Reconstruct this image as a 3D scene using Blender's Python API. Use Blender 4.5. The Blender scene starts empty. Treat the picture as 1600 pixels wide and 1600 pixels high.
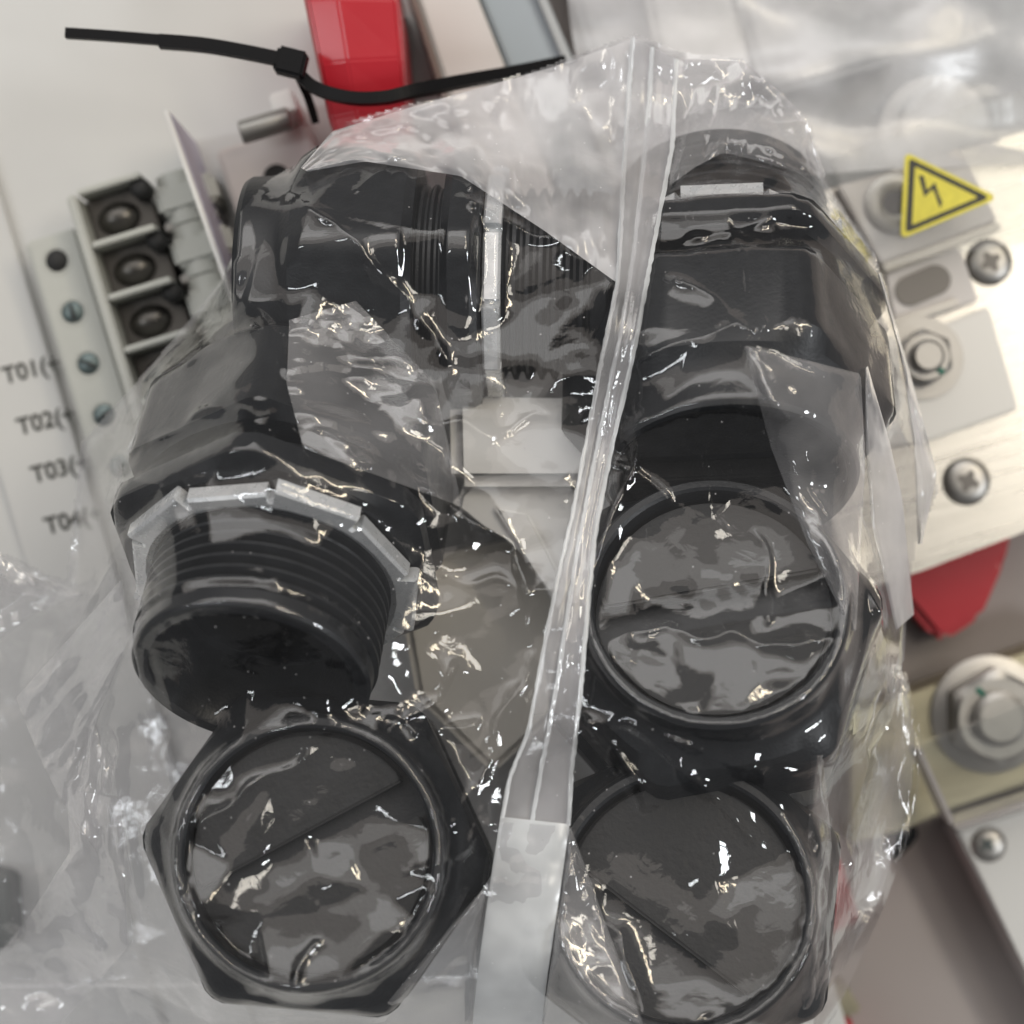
import bpy, bmesh, math, random
import numpy as np
from mathutils import Vector, Matrix
from mathutils.bvhtree import BVHTree

random.seed(7); RNG = np.random.default_rng(7)
S = bpy.context.scene
COL = S.collection
R = math.radians

# ------------------------------------------------------------------ camera
H = 0.52            # lens height above the mounting panel (metres)
ZF = 0.085          # height of the plane of sharp focus
HALF = 0.112 / 0.43 # tangent of the half field of view
cam = bpy.data.cameras.new('camera'); cam_o = bpy.data.objects.new('camera', cam); COL.objects.link(cam_o)
cam_o.location = (0, 0, H)
cam.sensor_width = 36; cam.lens = 18 / HALF
cam.clip_start = 0.02; cam.clip_end = 20
cam.dof.use_dof = True; cam.dof.focus_distance = H - ZF - 0.006; cam.dof.aperture_fstop = 7.8
S.camera = cam_o

# ------------------------------------------------------------------ world and lamps (indoor workshop light)
W = bpy.data.worlds.new('World'); S.world = W; W.use_nodes = True
W.node_tree.nodes['Background'].inputs[0].default_value = (0.385, 0.385, 0.39, 1)
W.node_tree.nodes['Background'].inputs[1].default_value = 0.40

def area(name, loc, target, sx, sy, power, col, rot=0):
    l = bpy.data.lights.new(name, 'AREA'); l.shape = 'RECTANGLE'; l.size = sx; l.size_y = sy
    l.energy = power; l.color = col
    o = bpy.data.objects.new(name, l); COL.objects.link(o); o.location = loc
    d = Vector(target) - Vector(loc)
    o.rotation_euler = (d.to_track_quat('-Z', 'Y') @ Matrix.Rotation(rot, 3, 'Z').to_quaternion()).to_euler()
    return o
# broad bright ceiling bay beyond the panel: nested lamps added so its reflection fades softly
area('ceiling_light', (-0.7, 2.20, 2.00), (-0.7, 2.20, 0), 2.8, 1.7, 17, (0.97, 0.99, 1.0))
area('ceiling_light', (-0.7, 2.12, 2.04), (-0.7, 2.12, 0), 4.2, 2.7, 28, (1.0, 0.985, 0.96))
area('ceiling_light', (-0.7, 2.05, 2.08), (-0.7, 2.05, 0), 5.6, 3.7, 42, (1.0, 0.90, 0.82))  # warm outer lamp added for brownish reflections in the film
area('ceiling_light', (1.25, 0.95, 2.0), (0, 0, 0), 1.2, 0.10, 10, (1.0, 0.87, 0.64))
area('ceiling_light', (-1.3, -0.1, 1.7), (0, 0, 0), 0.12, 1.1, 6, (0.93, 0.97, 1.0))
area('ceiling_light', (0.98, 0.30, 2.1), (0, 0, 0), 0.45, 0.40, 5, (1.0, 0.94, 0.83))
area('ceiling_light', (1.7, -0.6, 1.6), (0, 0, 0), 0.5, 0.25, 14, (0.94, 0.97, 1.0))

S.view_settings.view_transform = 'Standard'; S.view_settings.look = 'None'
S.view_settings.exposure = 0.0; S.view_settings.gamma = 1
S.render.engine = 'CYCLES'
try:
    S.cycles.transparent_max_bounces = 48; S.cycles.max_bounces = 14
    S.cycles.glossy_bounces = 5; S.cycles.transmission_bounces = 8
    S.cycles.caustics_reflective = False; S.cycles.caustics_refractive = False
    S.cycles.sample_clamp_indirect = 4
except Exception: pass

# ------------------------------------------------------------------ helpers
def P(px, py, z=ZF):
    k = HALF * (H - z) / 800.0
    return Vector(((px - 800) * k, -(py - 800) * k, z))
def S_(px, z=ZF): return px * HALF * (H - z) / 800.0

def link(name, me, mat, parent=None, smooth=False):
    if smooth:
        for p in me.polygons: p.use_smooth = True
    if mat is not None:
        me.materials.clear(); me.materials.append(mat)
    o = bpy.data.objects.new(name, me); COL.objects.link(o)
    if parent is not None: o.parent = parent
    return o
def mesh(name, v, f):
    me = bpy.data.meshes.new(name); me.from_pydata([tuple(x) for x in v], [], f); me.update(); return me
def frombm(name, bm):
    bmesh.ops.recalc_face_normals(bm, faces=bm.faces)
    me = bpy.data.meshes.new(name); bm.to_mesh(me); bm.free(); return me
def thing(name, label, cat, loc=(0, 0, 0), rotz=0, group=None):
    o = bpy.data.objects.new(name, None); COL.objects.link(o); o.empty_display_size = 0.01
    o.location = loc; o.rotation_euler = (0, 0, rotz); tag(o, label, cat, group); return o
def tag(o, label, cat, group=None):
    o['label'] = label; o['category'] = cat
    if group: o['group'] = group
    return o
def box_me(sx, sy, sz, bev=0.0006, seg=2, z0=0.0):
    bm = bmesh.new(); bmesh.ops.create_cube(bm, size=1)
    for v in bm.verts: v.co = Vector((v.co.x * sx, v.co.y * sy, (v.co.z + .5) * sz + z0))
    if bev: bmesh.ops.bevel(bm, geom=bm.edges[:], offset=bev, segments=seg, affect='EDGES')
    return frombm('box', bm)
def prism_me(poly, z0, z1, bev=0.0005, seg=2, only_top=False):
    bm = bmesh.new()
    b = [bm.verts.new((x, y, z0)) for x, y in poly]; t = [bm.verts.new((x, y, z1)) for x, y in poly]
    n = len(poly); bm.faces.new(list(reversed(b))); top = bm.faces.new(t)
    for i in range(n): bm.faces.new((b[i], b[(i + 1) % n], t[(i + 1) % n], t[i]))
    if bev: bmesh.ops.bevel(bm, geom=(list(top.edges) if only_top else bm.edges[:]), offset=bev, segments=seg, affect='EDGES')
    return frombm('prism', bm)
def lathe_me(prof, n=72, closed=False):
    v = []; f = []
    m = len(prof)
    for r, z in prof:
        for k in range(n):
            a = 2 * math.pi * k / n; v.append((r * math.cos(a), r * math.sin(a), z))
    for i in range(m - 1 if not closed else m):
        j = (i + 1) % m
        for k in range(n):
            l = (k + 1) % n; f.append((i * n + k, i * n + l, j * n + l, j * n + k))
    me = mesh('lathe', v, f); bm = bmesh.new(); bm.from_mesh(me); bmesh.ops.remove_doubles(bm, verts=bm.verts, dist=1e-7)
    return frombm('lathe', bm)
def ring_sections_me(secs, cap0=False, cap1=False):
    """loft: list of equally long closed 3-D loops"""
    v = []; f = []; n = len(secs[0])
    for s in secs: v += list(s)
    for i in range(len(secs) - 1):
        for k in range(n):
            l = (k + 1) % n; f.append((i * n + k, i * n + l, (i + 1) * n + l, (i + 1) * n + k))
    if cap0: f.append(tuple(reversed(range(n))))
    if cap1: f.append(tuple(range((len(secs) - 1) * n, len(secs) * n)))
    me = mesh('loft', v, f); bm = bmesh.new(); bm.from_mesh(me); return frombm('loft', bm)
def round_hex(ri, rc, n=96, sides=6):
    """radius of a polygon of inradius ri whose corners are turned down to rc"""
    out = []
    for k in range(n):
        a = 2 * math.pi * k / n; w = math.pi / sides
        q = (a % (2 * w)) - w
        out.append((min(ri / math.cos(q), rc), a))
    return out
def sharp(me, ang=32):
    for p in me.polygons: p.use_smooth = True
    try: me.set_sharp_from_angle(angle=R(ang))
    except Exception: pass
    return me

def vnoise(shape, cell, rng):
    h_, w_ = shape; g = rng.normal(size=(h_ // cell + 4, w_ // cell + 4))
    yy = np.arange(h_) / cell; xx = np.arange(w_) / cell; yi = yy.astype(int); xi = xx.astype(int); fy = (yy - yi)[:, None]; fx = (xx - xi)[None]
    fy = fy * fy * (3 - 2 * fy); fx = fx * fx * (3 - 2 * fx)
    a = g[yi][:, xi]; b = g[yi][:, xi + 1]; c_ = g[yi + 1][:, xi]; d = g[yi + 1][:, xi + 1]
    return (a * (1 - fx) + b * fx) * (1 - fy) + (c_ * (1 - fx) + d * fx) * fy

# ------------------------------------------------------------------ materials
def M(name, col, rough=0.5, metal=0.0, noise=0.0, nscale=200, bump=0.0, bscale=600, spec=0.5, coat=0.0, rough_var=0.0, stretch=None):
    m = bpy.data.materials.new(name); m.use_nodes = True; nt = m.node_tree; b = nt.nodes['Principled BSDF']
    b.inputs['Base Color'].default_value = (*col, 1); b.inputs['Roughness'].default_value = rough
    b.inputs['Metallic'].default_value = metal
    b.inputs['Specular IOR Level'].default_value = spec
    if coat: b.inputs['Coat Weight'].default_value = coat; b.inputs['Coat Roughness'].default_value = 0.12
    tc = nt.nodes.new('ShaderNodeTexCoord'); mp = nt.nodes.new('ShaderNodeMapping'); nt.links.new(tc.outputs['Object'], mp.inputs[0])
    if stretch: mp.inputs['Scale'].default_value = stretch
    if noise or rough_var:
        n = nt.nodes.new('ShaderNodeTexNoise'); n.inputs['Scale'].default_value = nscale; n.inputs['Detail'].default_value = 6
        nt.links.new(mp.outputs[0], n.inputs[0])
        if noise:
            mx = nt.nodes.new('ShaderNodeMix'); mx.data_type = 'RGBA'
            mx.inputs[6].default_value = tuple(c * (1 - noise) for c in col) + (1,); mx.inputs[7].default_value = tuple(min(1, c * (1 + noise)) for c in col) + (1,)
            nt.links.new(n.outputs[0], mx.inputs[0]); nt.links.new(mx.outputs[2], b.inputs['Base Color'])
        if rough_var:
            mr = nt.nodes.new('ShaderNodeMapRange'); mr.inputs[3].default_value = max(0.03, rough - rough_var); mr.inputs[4].default_value = rough + rough_var
            nt.links.new(n.outputs[0], mr.inputs[0]); nt.links.new(mr.outputs[0], b.inputs['Roughness'])
    if bump:
        n2 = nt.nodes.new('ShaderNodeTexNoise'); n2.inputs['Scale'].default_value = bscale; n2.inputs['Detail'].default_value = 4
        nt.links.new(mp.outputs[0], n2.inputs[0])
        bp = nt.nodes.new('ShaderNodeBump'); bp.inputs['Strength'].default_value = bump; bp.inputs['Distance'].default_value = 0.0004
        nt.links.new(n2.outputs[0], bp.inputs['Height']); nt.links.new(bp.outputs[0], b.inputs['Normal'])
    return m

def film_mat(name, haze=0.06, rough=0.05, gain=1.0, bump=0.25, bscale=170, scratch=0.25, tint=(0.97, 0.97, 0.975), hazecol=(0.92, 0.91, 0.93)):
    """clear polythene: clear transmission, a mirror sheen that grows at grazing angles, a little milky scatter, scuffs"""
    m = bpy.data.materials.new(name); m.use_nodes = True; nt = m.node_tree
    for n in list(nt.nodes): nt.nodes.remove(n)
    N = nt.nodes.new; L = nt.links.new
    out = N('ShaderNodeOutputMaterial'); tr = N('ShaderNodeBsdfTransparent'); tr.inputs[0].default_value = (*tint, 1)
    gl = N('ShaderNodeBsdfGlossy'); gl.inputs['Roughness'].default_value = rough; gl.inputs[0].default_value = (1, 1, 1, 1)
    df = N('ShaderNodeBsdfDiffuse'); df.inputs[0].default_value = (*hazecol, 1)
    tl = N('ShaderNodeBsdfTranslucent'); tl.inputs[0].default_value = (*hazecol, 1)
    mh = N('ShaderNodeMixShader'); mh.inputs[0].default_value = 0.28; L(df.outputs[0], mh.inputs[1]); L(tl.outputs[0], mh.inputs[2])
    tc = N('ShaderNodeTexCoord')
    ns = N('ShaderNodeTexNoise'); ns.inputs['Scale'].default_value = bscale; ns.inputs['Detail'].default_value = 3; ns.inputs['Distortion'].default_value = 1.2
    L(tc.outputs['Object'], ns.inputs[0])
    bp = N('ShaderNodeBump'); bp.inputs['Strength'].default_value = bump; bp.inputs['Distance'].default_value = 0.0012
    L(ns.outputs[0], bp.inputs['Height']); L(bp.outputs[0], gl.inputs['Normal'])
    # fresnel of a thin sheet from either side
    ge = N('ShaderNodeNewGeometry'); dt = N('ShaderNodeVectorMath'); dt.operation = 'DOT_PRODUCT'
    L(bp.outputs[0], dt.inputs[0]); L(ge.outputs['Incoming'], dt.inputs[1])
    ab = N('ShaderNodeMath'); ab.operation = 'ABSOLUTE'; L(dt.outputs['Value'], ab.inputs[0])
    om = N('ShaderNodeMath'); om.operation = 'SUBTRACT'; om.inputs[0].default_value = 1; om.use_clamp = True; L(ab.outputs[0], om.inputs[1])
    pw = N('ShaderNodeMath'); pw.operation = 'POWER'; pw.inputs[1].default_value = 4.0; L(om.outputs[0], pw.inputs[0])
    mr = N('ShaderNodeMapRange'); mr.inputs[3].default_value = 0.085 * gain; mr.inputs[4].default_value = 0.85; L(pw.outputs[0], mr.inputs[0])
    # scuffs: fine stretched lines and specks that scatter white
    sc = N('ShaderNodeTexNoise'); sc.inputs['Scale'].default_value = 420; sc.inputs['Detail'].default_value = 5; sc.inputs['Roughness'].default_value = 0.7
    mp = N('ShaderNodeMapping'); mp.inputs['Scale'].default_value = (1, 0.16, 1); mp.inputs['Rotation'].default_value = (0, 0, 0.6)
    L(tc.outputs['Object'], mp.inputs[0]); L(mp.outputs[0], sc.inputs[0])
    r1 = N('ShaderNodeMapRange'); r1.inputs[1].default_value = 0.685; r1.inputs[2].default_value = 0.80; r1.inputs[3].default_value = 0; r1.inputs[4].default_value = scratch; L(sc.outputs[0], r1.inputs[0])
    sp = N('ShaderNodeTexVoronoi'); sp.inputs['Scale'].default_value = 260; L(tc.outputs['Object'], sp.inputs[0])
    r2 = N('ShaderNodeMapRange'); r2.inputs[1].default_value = 0.065; r2.inputs[2].default_value = 0.03; r2.inputs[3].default_value = 0; r2.inputs[4].default_value = scratch * 1.6; L(sp.outputs['Distance'], r2.inputs[0])
    cl = N('ShaderNodeTexNoise'); cl.inputs['Scale'].default_value = 38; cl.inputs['Detail'].default_value = 3; L(tc.outputs['Object'], cl.inputs[0])
    r3 = N('ShaderNodeMapRange'); r3.inputs[1].default_value = 0.35; r3.inputs[2].default_value = 0.7; r3.inputs[3].default_value = haze * 0.55; r3.inputs[4].default_value = haze * 1.5; L(cl.outputs[0], r3.inputs[0])
    a1 = N('ShaderNodeMath'); a1.operation = 'ADD'; L(r1.outputs[0], a1.inputs[0]); L(r2.outputs[0], a1.inputs[1])
    # at a grazing view more film is in the line of sight: more milk
    gz = N('ShaderNodeMath'); gz.operation = 'MULTIPLY_ADD'; L(pw.outputs[0], gz.inputs[0]); gz.inputs[1].default_value = haze * 4; L(r3.outputs[0], gz.inputs[2])
    a2 = N('ShaderNodeMath'); a2.operation = 'ADD'; a2.use_clamp = True; L(a1.outputs[0], a2.inputs[0]); L(gz.outputs[0], a2.inputs[1])
    m1 = N('ShaderNodeMixShader'); L(a2.outputs[0], m1.inputs[0]); L(tr.outputs[0], m1.inputs[1]); L(mh.outputs[0], m1.inputs[2])
    m2 = N('ShaderNodeMixShader'); L(mr.outputs[0], m2.inputs[0]); L(m1.outputs[0], m2.inputs[1]); L(gl.outputs[0], m2.inputs[2])
    L(m2.outputs[0], out.inputs[0])
    return m

def glass_mat(name, haze=0.02, rough=0.06, tint=(0.96, 0.965, 0.96), f0=0.07):
    return film_mat(name, haze, rough, f0 / 0.085, 0.0, 20, 0.0, tint)

BLACK = M('black_nylon', (0.009, 0.0105, 0.013), 0.42, 0, 0.4, 300, 0.22, 1400, 0.5, rough_var=0.14)
BLACKD = M('black_rubber', (0.013, 0.0135, 0.0145), 0.5, 0, 0.75, 190, 0.45, 900, 0.4, rough_var=0.2)
ZINC = M('zinc_plate', (0.88, 0.93, 0.96), 0.28, 0.55, 0.22, 320, 0.10, 500, rough_var=0.12)
WHITE = M('white_plastic', (0.80, 0.795, 0.77), 0.45, 0, 0.03, 60, 0.05, 900)
TERM = M('pale_grey_plastic', (0.50, 0.51, 0.475), 0.5, 0, 0.04, 90, 0.05, 900)
PANEL = M('painted_steel', (0.61, 0.61, 0.595), 0.5, 0, 0.04, 40, 0.08, 1500)
FLOOR = M('taupe_steel', (0.33, 0.295, 0.28), 0.48, 0, 0.05, 35, 0.08, 1500)
NICKEL = M('plated_busbar', (0.74, 0.71, 0.65), 0.30, 1.0, 0.10, 70, 0.14, 260, rough_var=0.14, stretch=(0.35, 9, 1))
BRASS = M('dull_brass', (0.50, 0.46, 0.33), 0.36, 1.0, 0.08, 90, 0.10, 260, rough_var=0.12, stretch=(0.35, 9, 1))
STEEL = M('stainless', (0.44, 0.425, 0.40), 0.42, 1.0, 0.08, 200, 0.03, 500, rough_var=0.06)
DARKMETAL = M('dark_clamp', (0.10, 0.095, 0.088), 0.32, 0.8, 0.2, 200)
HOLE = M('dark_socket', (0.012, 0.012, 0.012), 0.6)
RED = M('red_sleeve', (0.46, 0.016, 0.028), 0.32, 0, 0.10, 60, 0.10, 250, coat=0.2)
TIE = M('black_tie', (0.006, 0.006, 0.007), 0.5, spec=0.15)
CREAM = M('cream_strip', (0.66, 0.625, 0.60), 0.5)
BLUEGREY = M('blue_grey_strip', (0.33, 0.37, 0.40), 0.45, 0, 0.06, 50)
GREYM = M('grey_part', (0.40, 0.415, 0.42), 0.4, 0, 0.08, 30)
PIN = M('grey_pin', (0.30, 0.295, 0.28), 0.35, 0.6)
CARDB = M('lilac_card', (0.50, 0.49, 0.60), 0.5, 0, 0.1, 60)
PINK = M('pinkish_label', (0.62, 0.58, 0.56), 0.5)
YELLOW = M('yellow_label', (0.66, 0.58, 0.06), 0.42, 0, 0.22, 420, 0.1, 300)
INK = M('black_ink', (0.030, 0.030, 0.022), 0.5, 0, 0.7, 900)
GREEN = M('green_paint', (0.012, 0.16, 0.11), 0.4)
FILM = film_mat('clear_polythene', haze=0.010, rough=0.045, gain=0.68, bump=0.10, scratch=0.30)
FILMB = film_mat('clear_polythene_back', haze=0.17, rough=0.08, scratch=0.12)
SEAM = film_mat('milky_seam_film', haze=0.34, rough=0.22, gain=0.7, bump=0.02, scratch=0.2)
SEALED = film_mat('milky_sealed_film', haze=0.60, rough=0.25, gain=0.7, bump=0.02, scratch=0.1, hazecol=(0.90, 0.93, 0.95))
FOLD = film_mat('folded_film', haze=0.15, rough=0.06, bump=0.12, scratch=0.2)
FARFILM = film_mat('far_film', haze=0.5, rough=0.3, bump=0.3, bscale=60, scratch=0.05)
ACRYL = glass_mat('clear_acrylic')
ACRYLE = film_mat('acrylic_edge', 0.45, 0.1, 1, 0, 20, 0, hazecol=(0.80, 0.76, 0.75))

# ------------------------------------------------------------------ the setting: mounting panel
TILT = R(17)
def frame(px, py, z):  # an Empty-ready transform on the tilted panel
    return P(px, py, z)
fl = link('floor_panel', box_me(1.2, 1.2, 0.004, 0, z0=-0.034), FLOOR); fl['kind'] = 'structure'
# raised white mounting plate under the left and middle of the picture
c, s = math.cos(TILT), math.sin(TILT)
def rot(x, y): return (c * x - s * y, s * x + c * y)
mp_ = link('mounting_panel', prism_me([rot(-0.50, -0.45), rot(0.045, -0.45), rot(0.045, 0.45), rot(-0.50, 0.45)], -0.0045, 0.0, 0.0008), PANEL); mp_['kind'] = 'structure'
PLC = CREAM
#PARTS_BELOW
class Asm:
    """a thing standing on the tilted panel; parts are placed by where they stand in the panel's own frame"""
    def __init__(s_, name, label, cat, px, py, z, rz=TILT, group=None):
        s_.o = thing(name, label, cat, P(px, py, z), rz, group); s_.base = P(px, py, z); s_.rz = rz
    def loc(s_, px, py, z):
        d = P(px, py, z) - s_.base; a = -s_.rz
        return Vector((math.cos(a) * d.x - math.sin(a) * d.y, math.sin(a) * d.x + math.cos(a) * d.y, d.z))
    def poly(s_, pts, z): return [tuple(s_.loc(x, y, z)[:2]) for x, y in pts]
    def add(s_, name, me, mat, px=None, py=None, z=None, rz=0, parent=None, smooth=False, off=None):
        o = link(name, me, mat, parent or s_.o, smooth)
        if px is not None: o.location = s_.loc(px, py, z)
        if off is not None: o.location = off
        o.rotation_euler = (0, 0, rz); return o
    def sub(s_, name, me, mat, parent, off=(0, 0, 0), rz=0, smooth=False):
        o = link(name, me, mat, parent, smooth); o.location = off; o.rotation_euler = (0, 0, rz); return o

# ---- terminal block with screw flange and clamp openings (left)
zt = 0.024
tb = Asm('terminal_block', 'pale grey terminal block with dark clamp openings and a screw flange, left of bag', 'terminal block', 118, 500, 0.0)
pitch = 0.0138
N_T = 5
o0 = tb.loc(90, 407, 0.016)     # first flange hole
flw = 0.0135
tb.add('screw_flange', box_me(flw, pitch * N_T + .001, 0.016, 0.0008), TERM, off=(o0.x, o0.y - pitch * (N_T - 1) / 2 - .0005, 0))
tb.add('back_wall', box_me(0.0025, pitch * N_T + .006, 0.026, 0.0006), TERM, off=(o0.x + 0.0096, o0.y - pitch * (N_T - 1) / 2 + .003, 0))
disc = lathe_me([(0, 0.0), (0.0027, 0.0), (0.0029, -0.0003), (0.0029, -0.002)], 28); hole_ring = lathe_me([(0.0029, -0.0010), (0.0034, 0.00012), (0.0036, 0.00018), (0.0038, 0.0)], 28)
screwm = M('plated_screw', (0.13, 0.165, 0.165), 0.4, 0.7)
base_me = box_me(0.0165, pitch * 0.93, 0.016, 0.0006)
rib_me = box_me(0.0165, 0.0016, 0.0095, 0.0004)
def bump_clamp():
    bm = bmesh.new(); bmesh.ops.create_uvsphere(bm, u_segments=20, v_segments=10, radius=1)
    for v in bm.verts: v.co = Vector((v.co.x * .0056, v.co.y * .0042, max(v.co.z, 0) * .004))
    return frombm('clamp', bm)
clamp_me = sharp(bump_clamp(), 60)
barrel_me = sharp(lathe_me([(0, -.0068), (.0046, -.0068), (.0050, -.0064), (.0050, .0064), (.0046, .0068), (0, .0068)], 32), 40)
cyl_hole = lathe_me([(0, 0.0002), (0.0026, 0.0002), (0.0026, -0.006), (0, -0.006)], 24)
for i in range(N_T):
    y = o0.y - pitch * i
    tb.add('flange_collar', hole_ring, TERM, off=(o0.x - .0002, y, 0.01605), smooth=True)
    sc = tb.add('flange_hole_disc', disc.copy(), HOLE if i == 0 else screwm, off=(o0.x - .0002, y, 0.0163), smooth=True)  # first disc is an empty hole, its dark inside painted near black
    if i: tb.sub('screw_slot', box_me(.0042, .0008, .0002, 0), HOLE, sc, (0, 0, .0001), 0.5 + i)
    u = o0.x + 0.0193
    yy = y + 0.0062
    tb.add('cell_floor', base_me, DARKMETAL, off=(u, yy, 0))
    tb.add('clamp_plate', clamp_me, DARKMETAL, off=(u - .001, yy - .0005, 0.016), smooth=True)
    tb.add('cell_rib', rib_me, TERM, off=(u, yy - pitch / 2, 0.0160))
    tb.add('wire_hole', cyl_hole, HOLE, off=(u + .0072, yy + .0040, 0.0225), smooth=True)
    b = tb.add('barrel', barrel_me, TERM, off=(u + .0155, yy, 0.0135)); b.rotation_euler = (R(90), 0, 0)
    tb.add('barrel_saddle', box_me(.016, pitch * .55, .019, .0012), TERM, off=(u + .0175, yy, 0))
    tb.add('partition_slot', box_me(.014, .0022, .0165, .0003), PIN, off=(u + .0165, yy - pitch / 2 + .0004, 0))
tb.add('end_wall', box_me(0.0165, 0.0016, 0.024, 0.0004), TERM, off=(o0.x + .0193, o0.y + pitch * .97, 0))

# ---- marker strip with the circuit numbers
ms = Asm('marker_strip', 'white marker strip lettered T01 to T04 beside the terminal block', 'label', 75, 700, 0.0)
q = ms.loc(60, 700, 0.003)
ms.add('strip', box_me(0.0215, 0.26, 0.003, 0.0004), PANEL, off=(q.x - .001, q.y - .04, 0.0002))
def text_me(txt, size, bold=0.0):
    cu = bpy.data.curves.new('txt', 'FONT'); cu.body = txt; cu.size = size; cu.extrude = 0.00004; cu.offset = bold
    cu.align_x = 'LEFT'; cu.align_y = 'CENTER'
    o = bpy.data.objects.new('txt', cu); COL.objects.link(o); dg = bpy.context.evaluated_depsgraph_get()
    me = bpy.data.meshes.new_from_object(o.evaluated_get(dg)); bpy.data.objects.remove(o); return me
for txt, px, py in (('T01(+', 10, 589), ('T02(+', 33, 669), ('T03(+', 55, 744), ('T04(+', 76, 824)):
    t = ms.add('lettering', text_me(txt, 0.0062, 0.00013), INK, px - 6, py, 0.0034)
    t.rotation_euler = (0, 0, R(-3))

# ---- upright card behind the terminal block, lilac print on its right side
cd = Asm('divider_card', 'thin upright divider card with lilac printed side behind the terminal block', 'divider', 300, 290, 0.0, R(19.5))
a0, a1 = cd.loc(256, 172, 0.041), cd.loc(345, 410, 0.041)
ln = (a1 - a0).length
cd.add('card', box_me(0.0012, ln + .02, 0.041, 0.0003), WHITE, off=((a0.x + a1.x) / 2, (a0.y + a1.y) / 2 - .01, 0))
cd.add('printed_face', box_me(0.0003, ln + .018, 0.038, 0), CARDB, off=((a0.x + a1.x) / 2 + .0008, (a0.y + a1.y) / 2 - .01, 0.001))

# ---- pinkish relay block behind the card with a grey pin
rb = Asm('relay_block', 'pinkish white relay block with a grey cross pin behind the card', 'relay', 410, 300, 0.0)
pts = [(335, 235), (480, 190), (560, 440), (420, 480)]
rb.add('block_body', prism_me(rb.poly(pts, 0.016), 0, 0.016, 0.0010), PINK)
pin = rb.add('pin', sharp(lathe_me([(0, 0), (.0026, 0), (.0030, .0004), (.0030, .0125), (.0026, .013), (0, .013)], 24), 40), PIN)
pin.location = rb.loc(376, 208, 0.027); pin.rotation_euler = (0, R(90), R(0))
rb.add('pin_post', box_me(.006, .006, .026, .0006), WHITE, 460, 192, 0.0)
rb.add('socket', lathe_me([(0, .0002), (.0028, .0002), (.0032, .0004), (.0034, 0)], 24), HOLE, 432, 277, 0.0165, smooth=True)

# ---- red-sleeved busbar standing at the top, with the cable tie round it
def bent_bar(poly_l, poly_r, z0, zt_):
    v = []; f = []
    n = len(poly_l)
    for (lx, ly), (rx, ry), zz in zip(poly_l, poly_r, zt_):
        a = P(lx, ly, zz); b = P(rx, ry, zz); m = a.lerp(b, .36); d = Vector((0, 0, zz - z0))
        v += [a - d, a - Vector((0, 0, .0022)), a.lerp(b, .05) , m + Vector((0, 0, .0012)), a.lerp(b, .95), b - Vector((0, 0, .0022)), b - d]
    for i in range(n - 1):
        for k in range(6):
            f.append((i * 7 + k, i * 7 + k + 1, (i + 1) * 7 + k + 1, (i + 1) * 7 + k))
        f.append((i * 7 + 6, i * 7, (i + 1) * 7, (i + 1) * 7 + 6))
    f.append(tuple(range(7))); f.append(tuple(reversed(range((n - 1) * 7, n * 7))))
    me = mesh('bar', v, f); bm = bmesh.new(); bm.from_mesh(me)
    bmesh.ops.bevel(bm, geom=bm.edges[:], offset=.0005, segments=2, affect='EDGES')
    return frombm('bar', bm)
rs = thing('sleeved_busbar', 'glossy red sleeved busbar gripped by the black cable tie', 'busbar', P(560, 60, 0))
def local(o, me):   # world-space mesh -> child of o
    me.transform(Matrix.Translation(-o.location) if o.rotation_euler.z == 0 else (Matrix.Translation(o.location) @ Matrix.Rotation(o.rotation_euler.z, 4, 'Z')).inverted()); return me
zz = [0.052, 0.052, 0.050, 0.046, 0.044]
link('sleeve', local(rs, bent_bar([(462, -60), (474, 0), (494, 100), (512, 185), (540, 262)], [(612, -60), (624, 0), (632, 90), (638, 165), (655, 245)], 0.0, zz)), RED, rs)
link('bare_end', local(rs, prism_me([tuple(P(x, y, .02)[:2]) for x, y in ((545, 255), (650, 240), (668, 300), (560, 320))], 0.0, .020, .0005)), NICKEL, rs)

def strap(pts, w, t, up=Vector((0, 0, 1)), nseg=6):
    """flat strap along world points; w across (world z or given up), t thick"""
    pp = []
    for i in range(len(pts) - 1):
        p0 = pts[max(i - 1, 0)]; p1 = pts[i]; p2 = pts[i + 1]; p3 = pts[min(i + 2, len(pts) - 1)]
        for k in range(nseg):
            u = k / nseg
            pp.append(.5 * ((2 * p1) + (p2 - p0) * u + (2 * p0 - 5 * p1 + 4 * p2 - p3) * u * u + (3 * p1 - p0 - 3 * p2 + p3) * u ** 3))
    pp.append(pts[-1]); v = []; f = []
    for i, p in enumerate(pp):
        d = (pp[min(i + 1, len(pp) - 1)] - pp[max(i - 1, 0)]).normalized(); sd = d.cross(up).normalized(); u2 = sd.cross(d)
        for a, b in ((-1, -1), (1, -1), (1, 1), (-1, 1)): v.append(p + sd * a * t / 2 + u2 * b * w / 2)
    for i in range(len(pp) - 1):
        for k in range(4):
            l = (k + 1) % 4; f.append((i * 4 + k, i * 4 + l, i * 4 + 4 + l, i * 4 + 4 + k))
    f.append((3, 2, 1, 0)); e = (len(pp) - 1) * 4; f.append((e, e + 1, e + 2, e + 3))
    me = mesh('strap', v, f); bm = bmesh.new(); bm.from_mesh(me); return frombm('strap', bm)
ct = thing('cable_tie', 'black nylon cable tie round the red sleeved busbar, long tail pointing left', 'cable tie', P(458, 105, 0.055))
zc = 0.060
link('tail', local(ct, strap([P(250, 65, zc), P(320, 71, zc), P(390, 83, zc), P(452, 96, zc)], .0030, .0031)), TIE, ct)
link('tail_tip', local(ct, strap([P(103, 52, zc), P(180, 57, zc), P(254, 63, zc)], .0022, .0023)), TIE, ct)
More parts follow.
